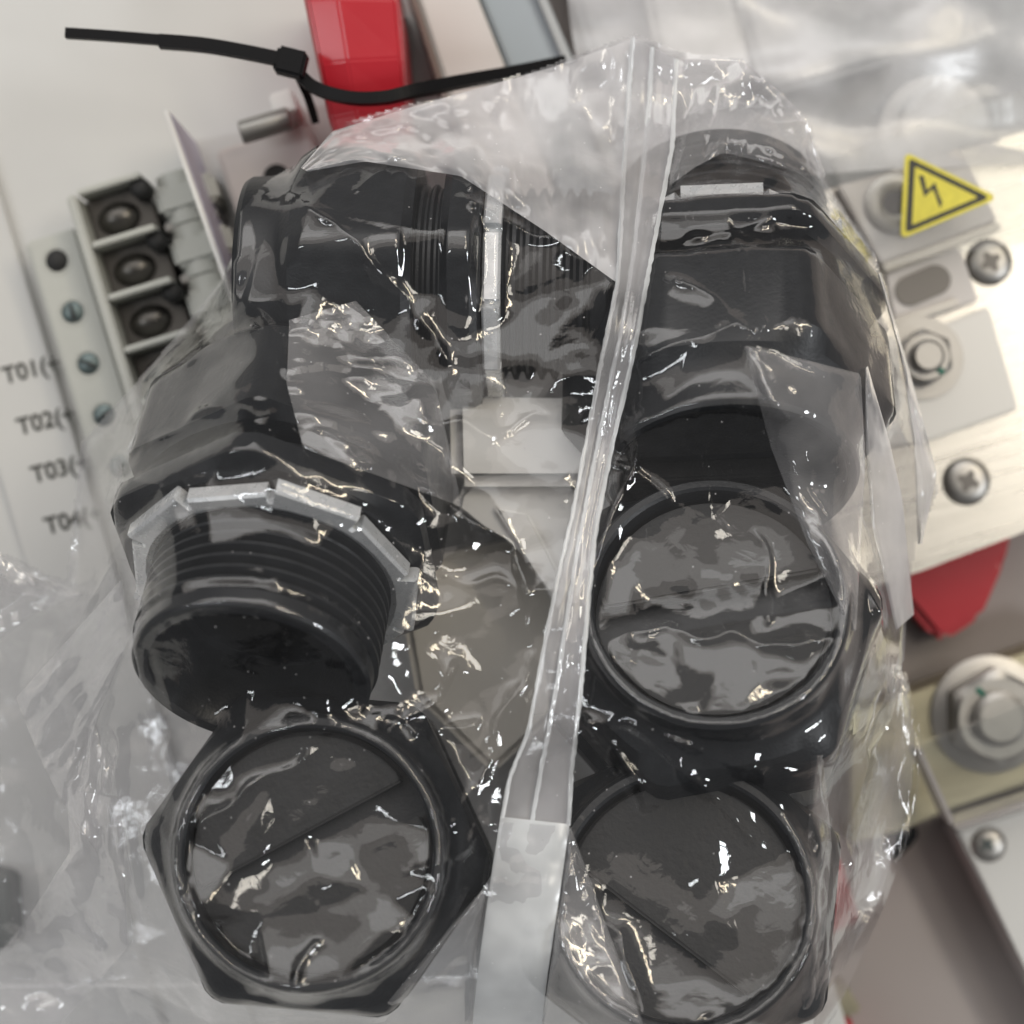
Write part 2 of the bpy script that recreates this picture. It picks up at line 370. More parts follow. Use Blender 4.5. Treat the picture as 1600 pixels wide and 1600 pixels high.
hd = box_me(.0072, .0062, .0052, .0007); ho = link('head', hd, TIE, ct); ho.location = (0, 0, .0016); ho.rotation_euler = (0, 0, R(-14))
link('band', local(ct, strap([P(455, 100, .056), P(490, 136, .0545), P(545, 153, .0560), P(600, 153, .0560), P(645, 143, .054), P(720, 128, .045), P(800, 114, .036), P(880, 98, .028)], 0.0034, .0028)), TIE, ct)
link('strap_end', local(ct, strap([P(462, 112, .054), P(480, 150, .044), P(492, 185, .034)], .0030, .0018)), TIE, ct)

# ---- cream and blue-grey trunking at the top, running down under the bag
def rail(name, label, cat, pts, z0, z1, mat, part, bev=.0008):
    o = thing(name, label, cat, P(*pts[0], z0)); link(part, local(o, prism_me([tuple(P(x, y, z1)[:2]) for x, y in pts], z0, z1, bev)), mat, o); return o
tr1 = rail('cable_trunking', 'cream trunking strip running down under the bag beside the red busbar', 'trunking', [(628, -80), (716, -80), (880, 330), (770, 360)], 0, .018, CREAM, 'lid')
link('gap_strip', local(tr1, prism_me([tuple(P(x, y, .0185)[:2]) for x, y in ((616, -80), (626, -80), (768, 360), (757, 362))], 0, .0205, .0004)), M('brown_gap_strip', (.20, .15, .13), .5), tr1)  # brown strip standing in for the thin dark gap beside the lid
tr2 = rail('cover_strip', 'blue grey cover strip running beside the cream trunking', 'cover', [(720, -80), (822, -80), (985, 300), (884, 332)], 0, .012, BLUEGREY, 'plate')
link('raised_edge', local(tr2, prism_me([tuple(P(x, y, .0125)[:2]) for x, y in ((806, -80), (820, -80), (980, 300), (966, 304))], .0122, .015, .0003)), GREYM, tr2)

# ---- grey wrapped fittings top right
gw = Asm('wrapped_fitting', 'blurred grey fitting with a round boss wrapped in clear film, top right', 'fitting', 1300, 100, -.028)
gw.add('base_plate', prism_me(gw.poly([(860, -120), (1700, -160), (1700, 250), (1290, 295), (1000, 330)], -.012), 0, .016, .002), GREYM)
gw.add('side_block', prism_me(gw.poly([(1120, -100), (1390, -140), (1410, 90), (1200, 150)], 0), .017, .028, .002), GREYM)
gw.add('round_boss', sharp(lathe_me([(0, .012), (.0095, .012), (.0110, .0108), (.0112, 0.0), (.0150, 0.0), (.0150, -.004)], 48), 40), WHITE, 1462, 205, -.008)
gw.add('upper_bar', prism_me(gw.poly([(1000, -60), (1140, -90), (1180, 130), (1050, 190)], 0), .017, .026, .002), WHITE)

def far_film():
    r = np.random.default_rng(11); n = 40; v = []; f = []
    w1 = vnoise((n, n), 11, r) * .004 + vnoise((n, n), 5, r) * .0012
    for j in range(n):
        for i in range(n):
            p_ = P(870 + 830 * i / (n - 1) + 60 * (j / n) , -120 + 410 * j / (n - 1) - 45 * i / n, .012); v.append(Vector((p_.x, p_.y, .012 + w1[j, i])))
    for j in range(n - 1):
        for i in range(n - 1): f.append((j * n + i, j * n + i + 1, (j + 1) * n + i + 1, (j + 1) * n + i))
    return mesh('far_film', v, f)
gw.add('wrapping_film', local(gw.o, far_film()), FARFILM, smooth=True)

# ---- main plated busbar on the right with its terminal steps, bolt and screws
zb_ = -0.004
bb = Asm('plated_busbar', 'nickel plated busbar with stepped clamp, bolts and screws, right edge', 'busbar', 1450, 600, -.028)
ZB = .006   # height of bar top
bb.add('bar', prism_me(bb.poly([(1180, 330), (1720, 170), (1740, 778), (1440, 892), (1330, 930)], ZB), .022, ZB + .028, .0007), NICKEL)
z1 = ZB + .0045
bb.add('upper_step', prism_me(bb.poly([(1308, 290), (1424, 262), (1500, 230), (1560, 345), (1376, 412)], z1), ZB + .0285, z1 + .028, .0006), CREAM)
bb.add('edge_strip', prism_me(bb.poly([(1376, 413), (1560, 346), (1566, 358), (1381, 425)], z1), ZB + .0285, z1 + .0285, .0005), STEEL)
bb.add('middle_step', prism_me(bb.poly([(1382, 427), (1500, 385), (1530, 470), (1400, 516)], z1 - .002), ZB + .0285, z1 + .026, .0006), CREAM)
bb.add('edge_strip', prism_me(bb.poly([(1392, 500), (1496, 464), (1500, 476), (1397, 512)], z1), z1 + .0262, z1 + .0275, .0003), STEEL)
def slot_poly(l, w, n=14):
    o = []
    for k in range(n + 1): a = -math.pi / 2 + math.pi * k / n; o.append((l / 2 - w / 2 + w / 2 * math.cos(a), w / 2 * math.sin(a)))
    for k in range(n + 1): a = math.pi / 2 + math.pi * k / n; o.append((-l / 2 + w / 2 + w / 2 * math.cos(a), w / 2 * math.sin(a)))
    return o
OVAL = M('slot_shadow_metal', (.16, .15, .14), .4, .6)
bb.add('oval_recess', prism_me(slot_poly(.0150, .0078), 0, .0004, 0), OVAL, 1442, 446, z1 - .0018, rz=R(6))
bb.add('washer', sharp(lathe_me([(.0032, 0), (.0032, .0008), (.0036, .0011), (.0074, .0011), (.0079, .0007), (.0079, 0)], 40), 40), STEEL, 1398, 318, z1 + .0002)
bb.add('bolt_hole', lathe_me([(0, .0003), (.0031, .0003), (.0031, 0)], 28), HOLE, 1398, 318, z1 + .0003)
z2 = z1 + .0005
bb.add('grey_tab', prism_me(bb.poly([(1340, 560), (1545, 478), (1592, 640), (1450, 690), (1380, 700)], z2), ZB + .0285, z2 + .028, .0007), M('dull_tin', (.62, .61, .585), .42, .35))

def hexbolt(asm, px, py, z, rz, af=.0105, h=.0055, shaft=.0036, mark=True, flange=False):
    """flange/washer > hex nut > bolt end with a green check mark"""
    if flange: asm.add('flange_washer', sharp(lathe_me([(0, 0), (af * .68, 0), (af * .68, .0010), (af * .58, .0018), (0, .0014)], 44), 35), STEEL, px, py, z)
    else: asm.add('flange_washer', sharp(lathe_me([(0, 0), (af * .82, 0), (af * .82, .0010), (0, .0010)], 44), 35), STEEL, px, py, z)
    secs = []
    hx = round_hex(af / 2, af / 2 * 1.13, 60)
    for zz_, kk in ((.0012, 1), (h - .001, 1), (h, .90), (h, .45)):
        secs.append([(r * kk * math.cos(a), r * kk * math.sin(a), zz_) for r, a in hx] if kk == 1 else [(min(r, af / 2) * kk * math.cos(a), min(r, af / 2) * kk * math.sin(a), zz_) for r, a in hx])
    n = asm.add('hex_nut', sharp(ring_sections_me(secs), 18), STEEL, px, py, z + .0002, rz=rz)
    asm.add('bolt_end', sharp(lathe_me([(0, h + .0032), (shaft * .8, h + .0032), (shaft, h + .0024), (shaft, h + .0018), (shaft * .93, h + .0014), (shaft, h + .001), (shaft * .93, h + .0006), (shaft, h + .0002), (shaft, h - .002)], 32), 24), STEEL, px, py, z + .0002)
    if mark:
        asm.sub('paint_mark', box_me(.0016, .0030, .0005, .0002), GREEN, n, (-.0006, af * .36, h - .0001), .3)
        asm.sub('paint_mark', box_me(.0022, .0012, .0004, .0002), GREEN, n, (-.0004, af * .2, h + .0015), .2)
hexbolt(bb, 1440, 560, z2, R(200), af=.0130, h=.0060, shaft=.0042, mark=True)
def torx(asm, px, py, z, r=.0062, rz=0.3):
    prof = [(0, .0021), (r * .50, .0021), (r * .74, .0018), (r * .90, .0011), (r, .0001), (r, -.001)]
    h_ = asm.add('pan_screw', sharp(lathe_me(prof, 40), 50), STEEL, px, py, z)
    st = []
    for k in range(24):
        a = 2 * math.pi * k / 24; rr = r * (.37 + .11 * math.cos(4 * a)); st.append((rr * math.cos(a), rr * math.sin(a)))
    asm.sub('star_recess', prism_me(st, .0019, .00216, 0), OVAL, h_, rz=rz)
torx(bb, 1545, 410, ZB, .0062); torx(bb, 1510, 752, ZB, .0064, .9)

# ---- yellow warning label on a clear cover above that busbar
cv = Asm('clear_cover', 'clear glossy cover sheet over the busbar clamp, upper right', 'cover', 1460, 330, .020)
cv.add('sheet', prism_me(cv.poly([(1296, 250), (1500, 168), (1760, 90), (1800, 330), (1560, 385), (1378, 415)], .0215), .0, .0014, .0004), ACRYL)
tri_c = Vector((0, 0))
tv = [P(1414, 237, .0222), P(1562, 309, .0222), P(1407, 374, .0222)]
wl = thing('warning_label', 'yellow triangular high voltage warning label with black bolt symbol', 'label', sum(tv, Vector()) / 3)
ctr = wl.location.copy()
def rtri(k, rr, n=6):
    pts = [(v - ctr) * k for v in tv]; out = []
    for i in range(3):
        p = pts[i]; a = (pts[i - 1] - p).normalized(); b = (pts[(i + 1) % 3] - p).normalized()
        half = math.acos(max(-1, min(1, a.dot(b)))) / 2; dist = rr / math.tan(half)
        bis = (a + b).normalized(); cc = p + bis * (rr / math.sin(half)); s0 = p + a * dist - cc; s1 = p + b * dist - cc
        for j in range(n + 1):
            t = j / n; d = (s0.normalized() * (1 - t) + s1.normalized() * t).normalized(); out.append(tuple((cc + d * rr)[:2]))
    return out
def flip(pl):
    ar = sum(pl[i - 1][0] * pl[i][1] - pl[i][0] * pl[i - 1][1] for i in range(len(pl))); return pl if ar > 0 else pl[::-1]
link('yellow_face', prism_me(flip(rtri(1.0, .0011)), 0.0, .00012, 0), YELLOW, wl)
def ring_poly_me(o, i, z0, z1):
    n = len(o); v = [(x, y, z1) for x, y in o] + [(x, y, z1) for x, y in i] + [(x, y, z0) for x, y in o] + [(x, y, z0) for x, y in i]
    f = []
    for k in range(n):
        l = (k + 1) % n
        f += [(k, l, n + l, n + k), (2 * n + k, 2 * n + l, l, k), (n + k, n + l, 3 * n + l, 3 * n + k)]
    me = mesh('ring', v, f); bm = bmesh.new(); bm.from_mesh(me); return frombm('ring', bm)
link('black_border', ring_poly_me(flip(rtri(.86, .0007)), flip(rtri(.67, .0003)), .00013, .0002), INK, wl)
def bolt_sym():
    px = [(1435, 275), (1443, 274), (1448, 297), (1461, 285), (1467, 305), (1472, 315), (1469, 326), (1464, 314), (1461, 303), (1457, 296), (1444, 308)]
    return [tuple((P(x, y, .0222) - ctr)[:2]) for x, y in px]
link('lightning_bolt', prism_me(flip(bolt_sym()), .00013, .0002, 0), INK, wl)

# ---- red sleeve below that busbar
rd = thing('red_sleeve', 'dark red insulating sleeve end below the plated busbar', 'sleeve', P(1500, 930, -.030))
link('sleeve', local(rd, prism_me([tuple(P(x, y, -.016)[:2]) for x, y in ((1400, 860), (1590, 800), (1572, 880), (1535, 965), (1480, 1001), (1462, 998), (1405, 930))], -.030, -.016, .0022, 4)), RED, rd)

# ---- second, brass busbar with flange nut under a clear acrylic cover
b2 = Asm('brass_busbar', 'olive brass busbar with flange nut, lower right', 'busbar', 1500, 1180, -.030)
b2.add('bar', prism_me(b2.poly([(1330, 1115), (1420, 1085), (1700, 985), (1760, 1175), (1490, 1262), (1400, 1300), (1330, 1318)], -.012), 0, .018, .0006), BRASS)
hexbolt(b2, 1546, 1116, -.0118, R(14), af=.0235, h=.0105, shaft=.0072, flange=True)
ac = Asm('acrylic_cover', 'clear acrylic cover with bright edges over the brass busbar', 'cover', 1560, 1240, -.030)
pl = ac.poly([(1434, 1165), (1760, 1040), (1800, 1190), (1492, 1291)], .010)
ac.add('sheet', prism_me(pl, .0375, .040, .0004), ACRYL)
def edge_bar(asm, name, a, b, z, w, h_, mat):
    pa, pb = asm.loc(*a, z), asm.loc(*b, z); d = pb - pa
    o = asm.add(name, box_me(d.length, w, h_, .0003), mat, off=(pa + pb) / 2 - Vector((0, 0, h_))); o.rotation_euler = (0, 0, math.atan2(d.y, d.x)); return o
edge_bar(ac, 'side_edge', (1436, 1170), (1489, 1288), .0103, .0014, .012, ACRYLE)
edge_bar(ac, 'front_edge', (1492, 1293), (1790, 1196), .0103, .0018, .012, ACRYLE)

# ---- pale lower plate with a plated screw, black clip and small parts
lp = Asm('lower_plate', 'pale grey plate with a small plated screw, bottom right corner', 'plate', 1560, 1400, -.030)
lp.add('plate', prism_me(lp.poly([(1494, 1298), (1760, 1210), (1800, 1560), (1700, 1700), (1606, 1520)], -.008), 0, .022, .0008), PANEL)
lp.add('screw', sharp(lathe_me([(0, .0016), (.0026, .0015), (.0044, .0008), (.0048, 0), (.0048, -.001)], 32), 50), STEEL, 1545, 1320, -.0079)
lp.add('cross_recess', box_me(.0040, .0010, .0004, 0), M('recess', (.08, .10, .10), .4, .7), 1543, 1318, -.0062, rz=.5)
lp.add('cross_recess', box_me(.0010, .0040, .0004, 0), bpy.data.materials['recess'], 1543, 1318, -.0063, rz=.5)
bc = rail('black_clip', 'small black clip poking out beside the bag, lower right', 'clip', [(1392, 1325), (1428, 1288), (1438, 1300), (1430, 1318), (1396, 1350)], -.030, -.014, TIE, 'clip_body')
ms2 = rail('metal_strip', 'narrow bluish metal strip seen through the bag, lower right', 'strip', [(1228, 1338), (1304, 1316), (1312, 1330), (1236, 1354)], -.030, .004, ZINC, 'strip_body', .0005)
rr_ = rail('red_tab', 'red sleeve tab below the metal strip, seen through the bag', 'sleeve', [(1240, 1360), (1312, 1338), (1345, 1440), (1275, 1470)], -.030, -.004, RED, 'tab_body', .001)
bt = rail('brass_tab', 'small brass tab at the bottom edge right of the bag', 'tab', [(1250, 1560), (1320, 1535), (1348, 1580), (1270, 1612)], -.030, -.014, BRASS, 'tab_body')
rt = rail('red_plug', 'red plug at the bottom edge under the brass tab', 'plug', [(1268, 1606), (1330, 1590), (1350, 1680), (1280, 1690)], -.030, -.012, RED, 'plug_body', .001)
dk = rail('dark_gasket', 'dark green gasket strip at the left edge under the bag', 'gasket', [(-40, 1360), (14, 1372), (22, 1480), (-40, 1490)], 0.0002, .012, M('dark_green', (.035, .045, .038), .5), 'gasket_body')

# ---- white plastic fitting under the middle of the bag and a pale block, raised and lightened to brighten the gap
wf = Asm('white_fitting', 'white rounded plastic fitting under the middle of the bag', 'fitting', 815, 760, .0002, R(2))
wf.add('upper_body', prism_me(wf.poly([(702, 618), (918, 622), (935, 760), (705, 760)], .068), 0, .068, .003, 4), WHITE)
wf.add('elbow', prism_me(wf.poly([(705, 800), (712, 768), (738, 742), (902, 748), (928, 800), (925, 960), (868, 950), (832, 880), (800, 830), (760, 806), (722, 812)], .062), 0, .062, .0022, 4), WHITE)
wf.add('rim', prism_me(wf.poly([(770, 790), (826, 800), (905, 955), (880, 962), (835, 890)], .0645), .0622, .0645, .0008, 3), WHITE)
bm_ = rail('gap_block', 'pale beige block raised to catch light in the gap below the white fitting', 'block', [(615, 880), (870, 830), (900, 1090), (770, 1210), (650, 1090)], 0.0002, .046, M('beige_block', (.74, .71, .64), .5, 0, .05, 60), 'block_body', .002)
#GLANDS
# ------------------------------------------------------------------ black cable glands in the bag
TL = 0.024; NUT = 0.0040; FLG = 0.009; NECK = 0.0065; CAPL = 0.040
LEN = TL + NUT + FLG + NECK + CAPL
def hex_loop(ri, rc, z, n=96): return [(r * math.cos(a), r * math.sin(a), z) for r, a in round_hex(ri, rc, n)]
def circ_loop(r, z, n=96): return [(r * math.cos(2 * math.pi * k / n), r * math.sin(2 * math.pi * k / n), z) for k in range(n)]
def blend(a, b, t): return [tuple(x * (1 - t) + y * t for x, y in zip(p, q)) for p, q in zip(a, b)]
def thread_profile(z0, z1, r, depth, pitch):
    out = []; z = z0
    while z + pitch <= z1 + 1e-9:
        out += [(r - depth, z), (r - depth, z + pitch * .16), (r, z + pitch * .42), (r, z + pitch * .70), (r - depth, z + pitch * .96)]; z += pitch
    out.append((r - depth, z1)); return out
def shank_me():
    r = .0262
    prof = [(.0, .030), (.0150, .030), (.0168, .026), (.0180, .018), (.0196, .0172), (.0202, .004), (.0212, .0008), (.0218, 0), (.0246, 0), (.0253, .0007), (.0255, .0040)]
    prof += thread_profile(.0045, TL + NUT, r, .0021, .0030)
    prof += [(r - .001, TL + NUT + .001), (0.0, TL + NUT + .001)]
    return sharp(lathe_me(prof, 96), 28)
def neck_me(): return sharp(lathe_me([(0, TL + NUT + FLG - .001)] + thread_profile(TL + NUT + FLG - .001, TL + NUT + FLG + NECK + .002, .0268, .0011, .0025) + [(0, TL + NUT + FLG + NECK + .002)], 80), 28)
def flange_me():
    z0 = TL + NUT; z1 = z0 + FLG; ri, rc = .0338, .0375
    secs = [circ_loop(.0240, z0 + .0002), circ_loop(.0312, z0 + .0002), circ_loop(.0318, z0 + .0006), blend(circ_loop(.0326, z0 + .0008), hex_loop(ri, rc, z0 + .0008), .35), hex_loop(ri, rc, z0 + .0024), hex_loop(ri, rc, z1 - .0018), blend(hex_loop(ri, rc, z1), circ_loop(.0308, z1), .6), circ_loop(.0270, z1), circ_loop(.010, z1)]
    return sharp(ring_sections_me(secs, True, True), 26)
def cap_me():
    z0 = TL + NUT + FLG + NECK; z1 = z0 + CAPL; ri, rc = .0332, .0374
    secs = [circ_loop(.010, z0), circ_loop(.0275, z0), blend(hex_loop(ri, rc, z0), circ_loop(.0310, z0), .7), hex_loop(ri, rc, z0 + .0020), hex_loop(ri, rc, z0 + .0235),
            blend(hex_loop(ri, rc, z0 + .0270), circ_loop(.0320, z0 + .0270), .55), circ_loop(.0309, z0 + .0290), circ_loop(.0294, z0 + .0310), circ_loop(.0287, z0 + .0345), circ_loop(.0284, z1 - .0012), circ_loop(.0276, z1), circ_loop(.0262, z1), circ_loop(.0256, z1 - .0006), circ_loop(.0252, z1 - .0095), circ_loop(.001, z1 - .0095)]
    return sharp(ring_sections_me(secs, True, True), 26)
def half_disc_me(sgn, w=.0040):
    z = LEN - .0095; r = .0241; pts = []
    a0 = math.asin(w / r); n = 28
    for k in range(n + 1):
        a = a0 + (math.pi - 2 * a0) * k / n; pts.append((r * math.cos(a), sgn * r * math.sin(a)))
    return sharp(prism_me(flip(pts), z + .0002, z + .0054, .0006, 2), 30)
def nut_me():
    z0 = TL - .0002; z1 = TL + NUT - .0002; teeth = 10; out = []
    for k in range(teeth):
        a0 = 2 * math.pi * k / teeth; w = 2 * math.pi / teeth
        ro = .0318 if k % 2 == 0 else .0303
        for t in (.0, .2, .5, .8, 1.0):
            q = (t - .5) * w * .90; out.append((ro * math.cos(w * .45) / math.cos(q) * 1.035, a0 + t * w * .90 + .001))
        out += [(.0292, a0 + w * .92), (.0292, a0 + w * .98)]
    loop = lambda dr, z: [((r + dr) * math.cos(a), (r + dr) * math.sin(a), z) for r, a in out]
    inn = lambda r, z: [(r * math.cos(a), r * math.sin(a), z) for _, a in out]
    me = ring_sections_me([inn(.0256, z1), loop(-.0006, z1), loop(0, z1 - .0005), loop(0, z0 + .0006), loop(-.0007, z0), inn(.0275, z0), inn(.0256, z0 + .0010), inn(.0256, z1)])
    return sharp(me, 24)
GP = [('threaded_shank', shank_me(), BLACK), ('lock_nut', nut_me(), ZINC), ('hex_flange', flange_me(), BLACK), ('threaded_neck', neck_me(), BLACK), ('cap_nut', cap_me(), BLACK)]
HALF_D = [half_disc_me(1), half_disc_me(-1)]
glands = []
HALF_E = [half_disc_me(1, -.0080)]
def gland(label, end, pos, d, roll, halves=None, slot=0.0):
    """pos = centre of the named end; d = direction from thread end to cap end"""
    d = Vector(d).normalized(); q = d.to_track_quat('Z', 'Y') @ Matrix.Rotation(roll, 3, 'Z').to_quaternion()
    o = thing('cable_gland', label, 'cable gland', pos if end == 'thread' else pos - d * LEN, 0, 'black cable glands in the bag')
    o.rotation_mode = 'QUATERNION'; o.rotation_quaternion = q
    for n_, me_, mt in GP:
        p_ = link(n_, me_, None, o)
        if not me_.materials: me_.materials.append(mt)
        if n_ == 'cap_nut':
            for hd_ in (halves or HALF_D):
                h_ = link('plug_half', hd_, None, p_); h_.rotation_euler = (0, 0, slot)
                if not hd_.materials: hd_.materials.append(BLACKD)
    glands.append(o); return o
gland('black cable gland, threaded end and silver lock nut facing the viewer, left in bag', 'thread', P(392, 1058, .108), (.10, .76, -.64), R(20))
g2 = gland('black cable gland lying sideways at the top of the bag, lock nut seen edge on', 'thread', P(952, 446, .066), (-1, .02, -.05), R(40))
g2.scale = (.84, .84, 1.0)
gland('black cable gland at upper right in bag, pale lock nut at its far end', 'cap', P(1140, 752, .088), (-.03, -.80, .55), R(8))
gland('black cable gland with slotted round cap facing up, right middle of bag', 'cap', P(1118, 936, .108), (-.06, .42, .90), R(2))
gland('black cable gland with round cap facing up at the bottom right of bag', 'cap', P(1068, 1402, .108), (-.05, .26, .96), R(132), HALF_E)
gland('black cable gland with slotted round cap facing up at the bottom left of bag', 'cap', P(482, 1332, .116), (0.0, .16, 1), R(-5), None, R(33))
#FILM
# ------------------------------------------------------------------ the clear bag: film draped over the glands by a small cloth solver
OUT = [(990, 58), (1065, 88), (1160, 95), (1225, 150), (1264, 192), (1292, 272), (1368, 395), (1408, 530), (1442, 670), (1467, 765), (1436, 850), (1427, 960), (1423, 1055), (1444, 1160), (1434, 1280), (1388, 1420), (1332, 1510), (1268, 1640), (1180, 1780), (1000, 1790), (400, 1790), (-260, 1790),
       (-260, 850), (-120, 850), (0, 866), (60, 900), (92, 905), (104, 830), (118, 690), (240, 560), (345, 440), (364, 400), (430, 292), (490, 240), (540, 192), (640, 166), (760, 132), (860, 104)]
ZE = .062
dg = bpy.context.evaluated_depsgraph_get(); bpy.context.view_layer.update()
vv = []; ff = []
for g in glands:
    stack = list(g.children)
    while stack:
        o = stack.pop(); stack += list(o.children)
        mw = o.matrix_world; b0 = len(vv)
        vv += [mw @ v.co for v in o.data.vertices]; ff += [tuple(b0 + i for i in p.vertices) for p in o.data.polygons]
gb = BVHTree.FromPolygons(vv, ff)
wfv = []; wff = []
for o in wf.o.children:
    mw = o.matrix_world; b0 = len(wfv); wfv += [mw @ v.co for v in o.data.vertices]; wff += [tuple(b0 + i for i in p.vertices) for p in o.data.polygons]
wb = BVHTree.FromPolygons(wfv, wff)
X0, X1, Y0, Y1 = -.150, .112, -.142, .116
poly = np.array([P(x, y, ZE)[:2] for x, y in OUT])
def inside(x, y):
    r = np.zeros(x.shape, bool); n = len(poly)
    for i in range(n):
        (ax, ay), (bx, by) = poly[i - 1], poly[i]
        c_ = ((ay > y) != (by > y)) & (x < (bx - ax) * (y - ay) / (by - ay + 1e-12) + ax); r ^= c_
    return r
def edge_dist(x, y):
    d = np.full(x.shape, 9.0); n = len(poly)
    for i in range(n):
        a = poly[i - 1]; b = poly[i]; ab = b - a; L2 = ab @ ab
        t = np.clip(((x - a[0]) * ab[0] + (y - a[1]) * ab[1]) / L2, 0, 1)
        d = np.minimum(d, np.hypot(x - a[0] - t * ab[0], y - a[1] - t * ab[1]))
    return d
D0 = .0020
nx = int((X1 - X0) / D0) + 1; ny = int((Y1 - Y0) / D0) + 1
def hfield(nx, ny, d):
    h_ = np.full((ny, nx), .0)
    for j in range(ny):
        for i in range(nx):
            o_ = Vector((X0 + i * d, Y0 + j * d, .3)); r_ = gb.ray_cast(o_, Vector((0, 0, -1)))
            if r_[0] is not None: h_[j, i] = r_[0].z
            else:
                r_ = wb.ray_cast(o_, Vector((0, 0, -1)))
                if r_[0] is not None: h_[j, i] = r_[0].z
    return h_
def up2(a):
    ny_, nx_ = a.shape; b = np.zeros((2 * ny_ - 1, 2 * nx_ - 1)); b[::2, ::2] = a; b[1::2, ::2] = (a[:-1] + a[1:]) / 2; b[:, 1::2] = (b[:, :-1:2] + b[:, 2::2]) / 2; return b
hh = hfield(2 * nx - 1, 2 * ny - 1, D0 / 2)
h0 = hh[::2, ::2]
gx, gy = np.meshgrid(X0 + np.arange(nx) * D0, Y0 + np.arange(ny) * D0)
ins = inside(gx, gy); ed = edge_dist(gx, gy)
zedge = .052 + .012 * np.clip((gy + .1) / .2, 0, 1) + .003 * vnoise(gx.shape, 9, RNG)
# a taut skin over the glands first, relaxed down from above
def dil(a, n):
    for _ in range(n):
        b_ = a.copy(); b_[1:] = np.maximum(b_[1:], a[:-1]); b_[:-1] = np.maximum(b_[:-1], a[1:]); b_[:, 1:] = np.maximum(b_[:, 1:], a[:, :-1]); b_[:, :-1] = np.maximum(b_[:, :-1], a[:, 1:]); a = b_
    return a
fixed = (~ins) | (ed < D0)
z = np.where(fixed, zedge, np.maximum(dil(h0, 12), zedge))
for it in range(900):
    zn = z.copy(); zn[1:-1, 1:-1] = .25 * (z[:-2, 1:-1] + z[2:, 1:-1] + z[1:-1, :-2] + z[1:-1, 2:]) - .000002
    z = np.where(fixed, zedge, np.maximum(zn, h0 + .0010))
z = np.maximum(z, h0 + .0010)
pos = np.stack([gx, gy, z + .0016 * vnoise(gx.shape, 8, RNG) + .0005 * vnoise(gx.shape, 3, RNG)], -1)

def solve(p, d, hgrid, iters, slack, bend, grav, fix, rest_noise):
    """position based cloth with slack: rest lengths follow the skin, a little longer, so that the spare film buckles into folds"""
    ny_, nx_ = p.shape[:2]; ref = p.copy()
    def ln(sa, sb): return np.linalg.norm(ref[sa] - ref[sb], axis=-1)
    fam = []
    sl = slice
    def add(di, dj, stiff, comp, k):
        # constraint between (j,i) and (j+dj,i+di), two colours along the main direction
        ja = sl(max(0, -dj), ny_ - max(0, dj)); ia = sl(max(0, -di), nx_ - max(0, di))
        jb = sl(max(0, dj), ny_ - max(0, -dj)); ib = sl(max(0, di), nx_ - max(0, -di))
        L_ = np.linalg.norm(ref[ja, ia] - ref[jb, ib], axis=-1) * k
        L_ = L_ * (1 + rest_noise[ja, ia])
        fam.append(((ja, ia), (jb, ib), L_, stiff, comp))
    add(1, 0, .45, 1.0, 1 + slack); add(0, 1, .45, 1.0, 1 + slack)
    add(1, 1, .30, .8, 1 + slack); add(1, -1, .30, .8, 1 + slack)
    add(2, 0, bend, 1.0, 1 + slack * .55); add(0, 2, bend, 1.0, 1 + slack * .55)
    w = np.where(fix, 0.0, 1.0)[..., None]
    vel = np.zeros_like(p); prev = p.copy()
    for it in range(iters):
        vel = (p - prev) * .90; prev = p.copy()
        vel[..., 2] -= grav
        p = p + vel * w
        for (A, B, L_, st, cp) in fam:
            a = p[A]; b = p[B]; dl = b - a; l = np.sqrt((dl * dl).sum(-1)) + 1e-9
            e = (l - L_) / l; e = np.where(e < 0, e * cp, e)
            cor = dl * (e * st * .5)[..., None]
            wa = w[A]; wb_ = w[B]
            p[A] += cor * wa; p[B] -= cor * wb_
        # contact with what is inside the bag
        fi = np.clip((p[..., 0] - X0) / d, 0, nx_ - 1.001); fj = np.clip((p[..., 1] - Y0) / d, 0, ny_ - 1.001)
        i0 = fi.astype(int); j0 = fj.astype(int); u = fi - i0; v = fj - j0
        hq = (hgrid[j0, i0] * (1 - u) + hgrid[j0, i0 + 1] * u) * (1 - v) + (hgrid[j0 + 1, i0] * (1 - u) + hgrid[j0 + 1, i0 + 1] * u) * v + .0007
        hit = p[..., 2] < hq
        p[..., 2] = np.where(hit & (w[..., 0] > 0), hq, p[..., 2])
        pr = prev[..., 2]; prev[..., 2] = np.where(hit, p[..., 2], pr)
    return p
fx0 = (~ins) | (ed < D0 * .8)
rn = .026 * vnoise(gx.shape, 12, RNG)
pos = solve(pos, D0, h0, 190, .018, .30, .000004, fx0, rn)
def upp(p):
    q = np.stack([up2(p[..., k]) for k in range(3)], -1); return q
pos = upp(pos); d1 = D0 / 2; ny1, nx1 = pos.shape[:2]
gx1, gy1 = np.meshgrid(X0 + np.arange(nx1) * d1, Y0 + np.arange(ny1) * d1)
ins1 = inside(gx1, gy1); ed1 = edge_dist(gx1, gy1); fx1 = (~ins1) | (ed1 < d1 * .8)
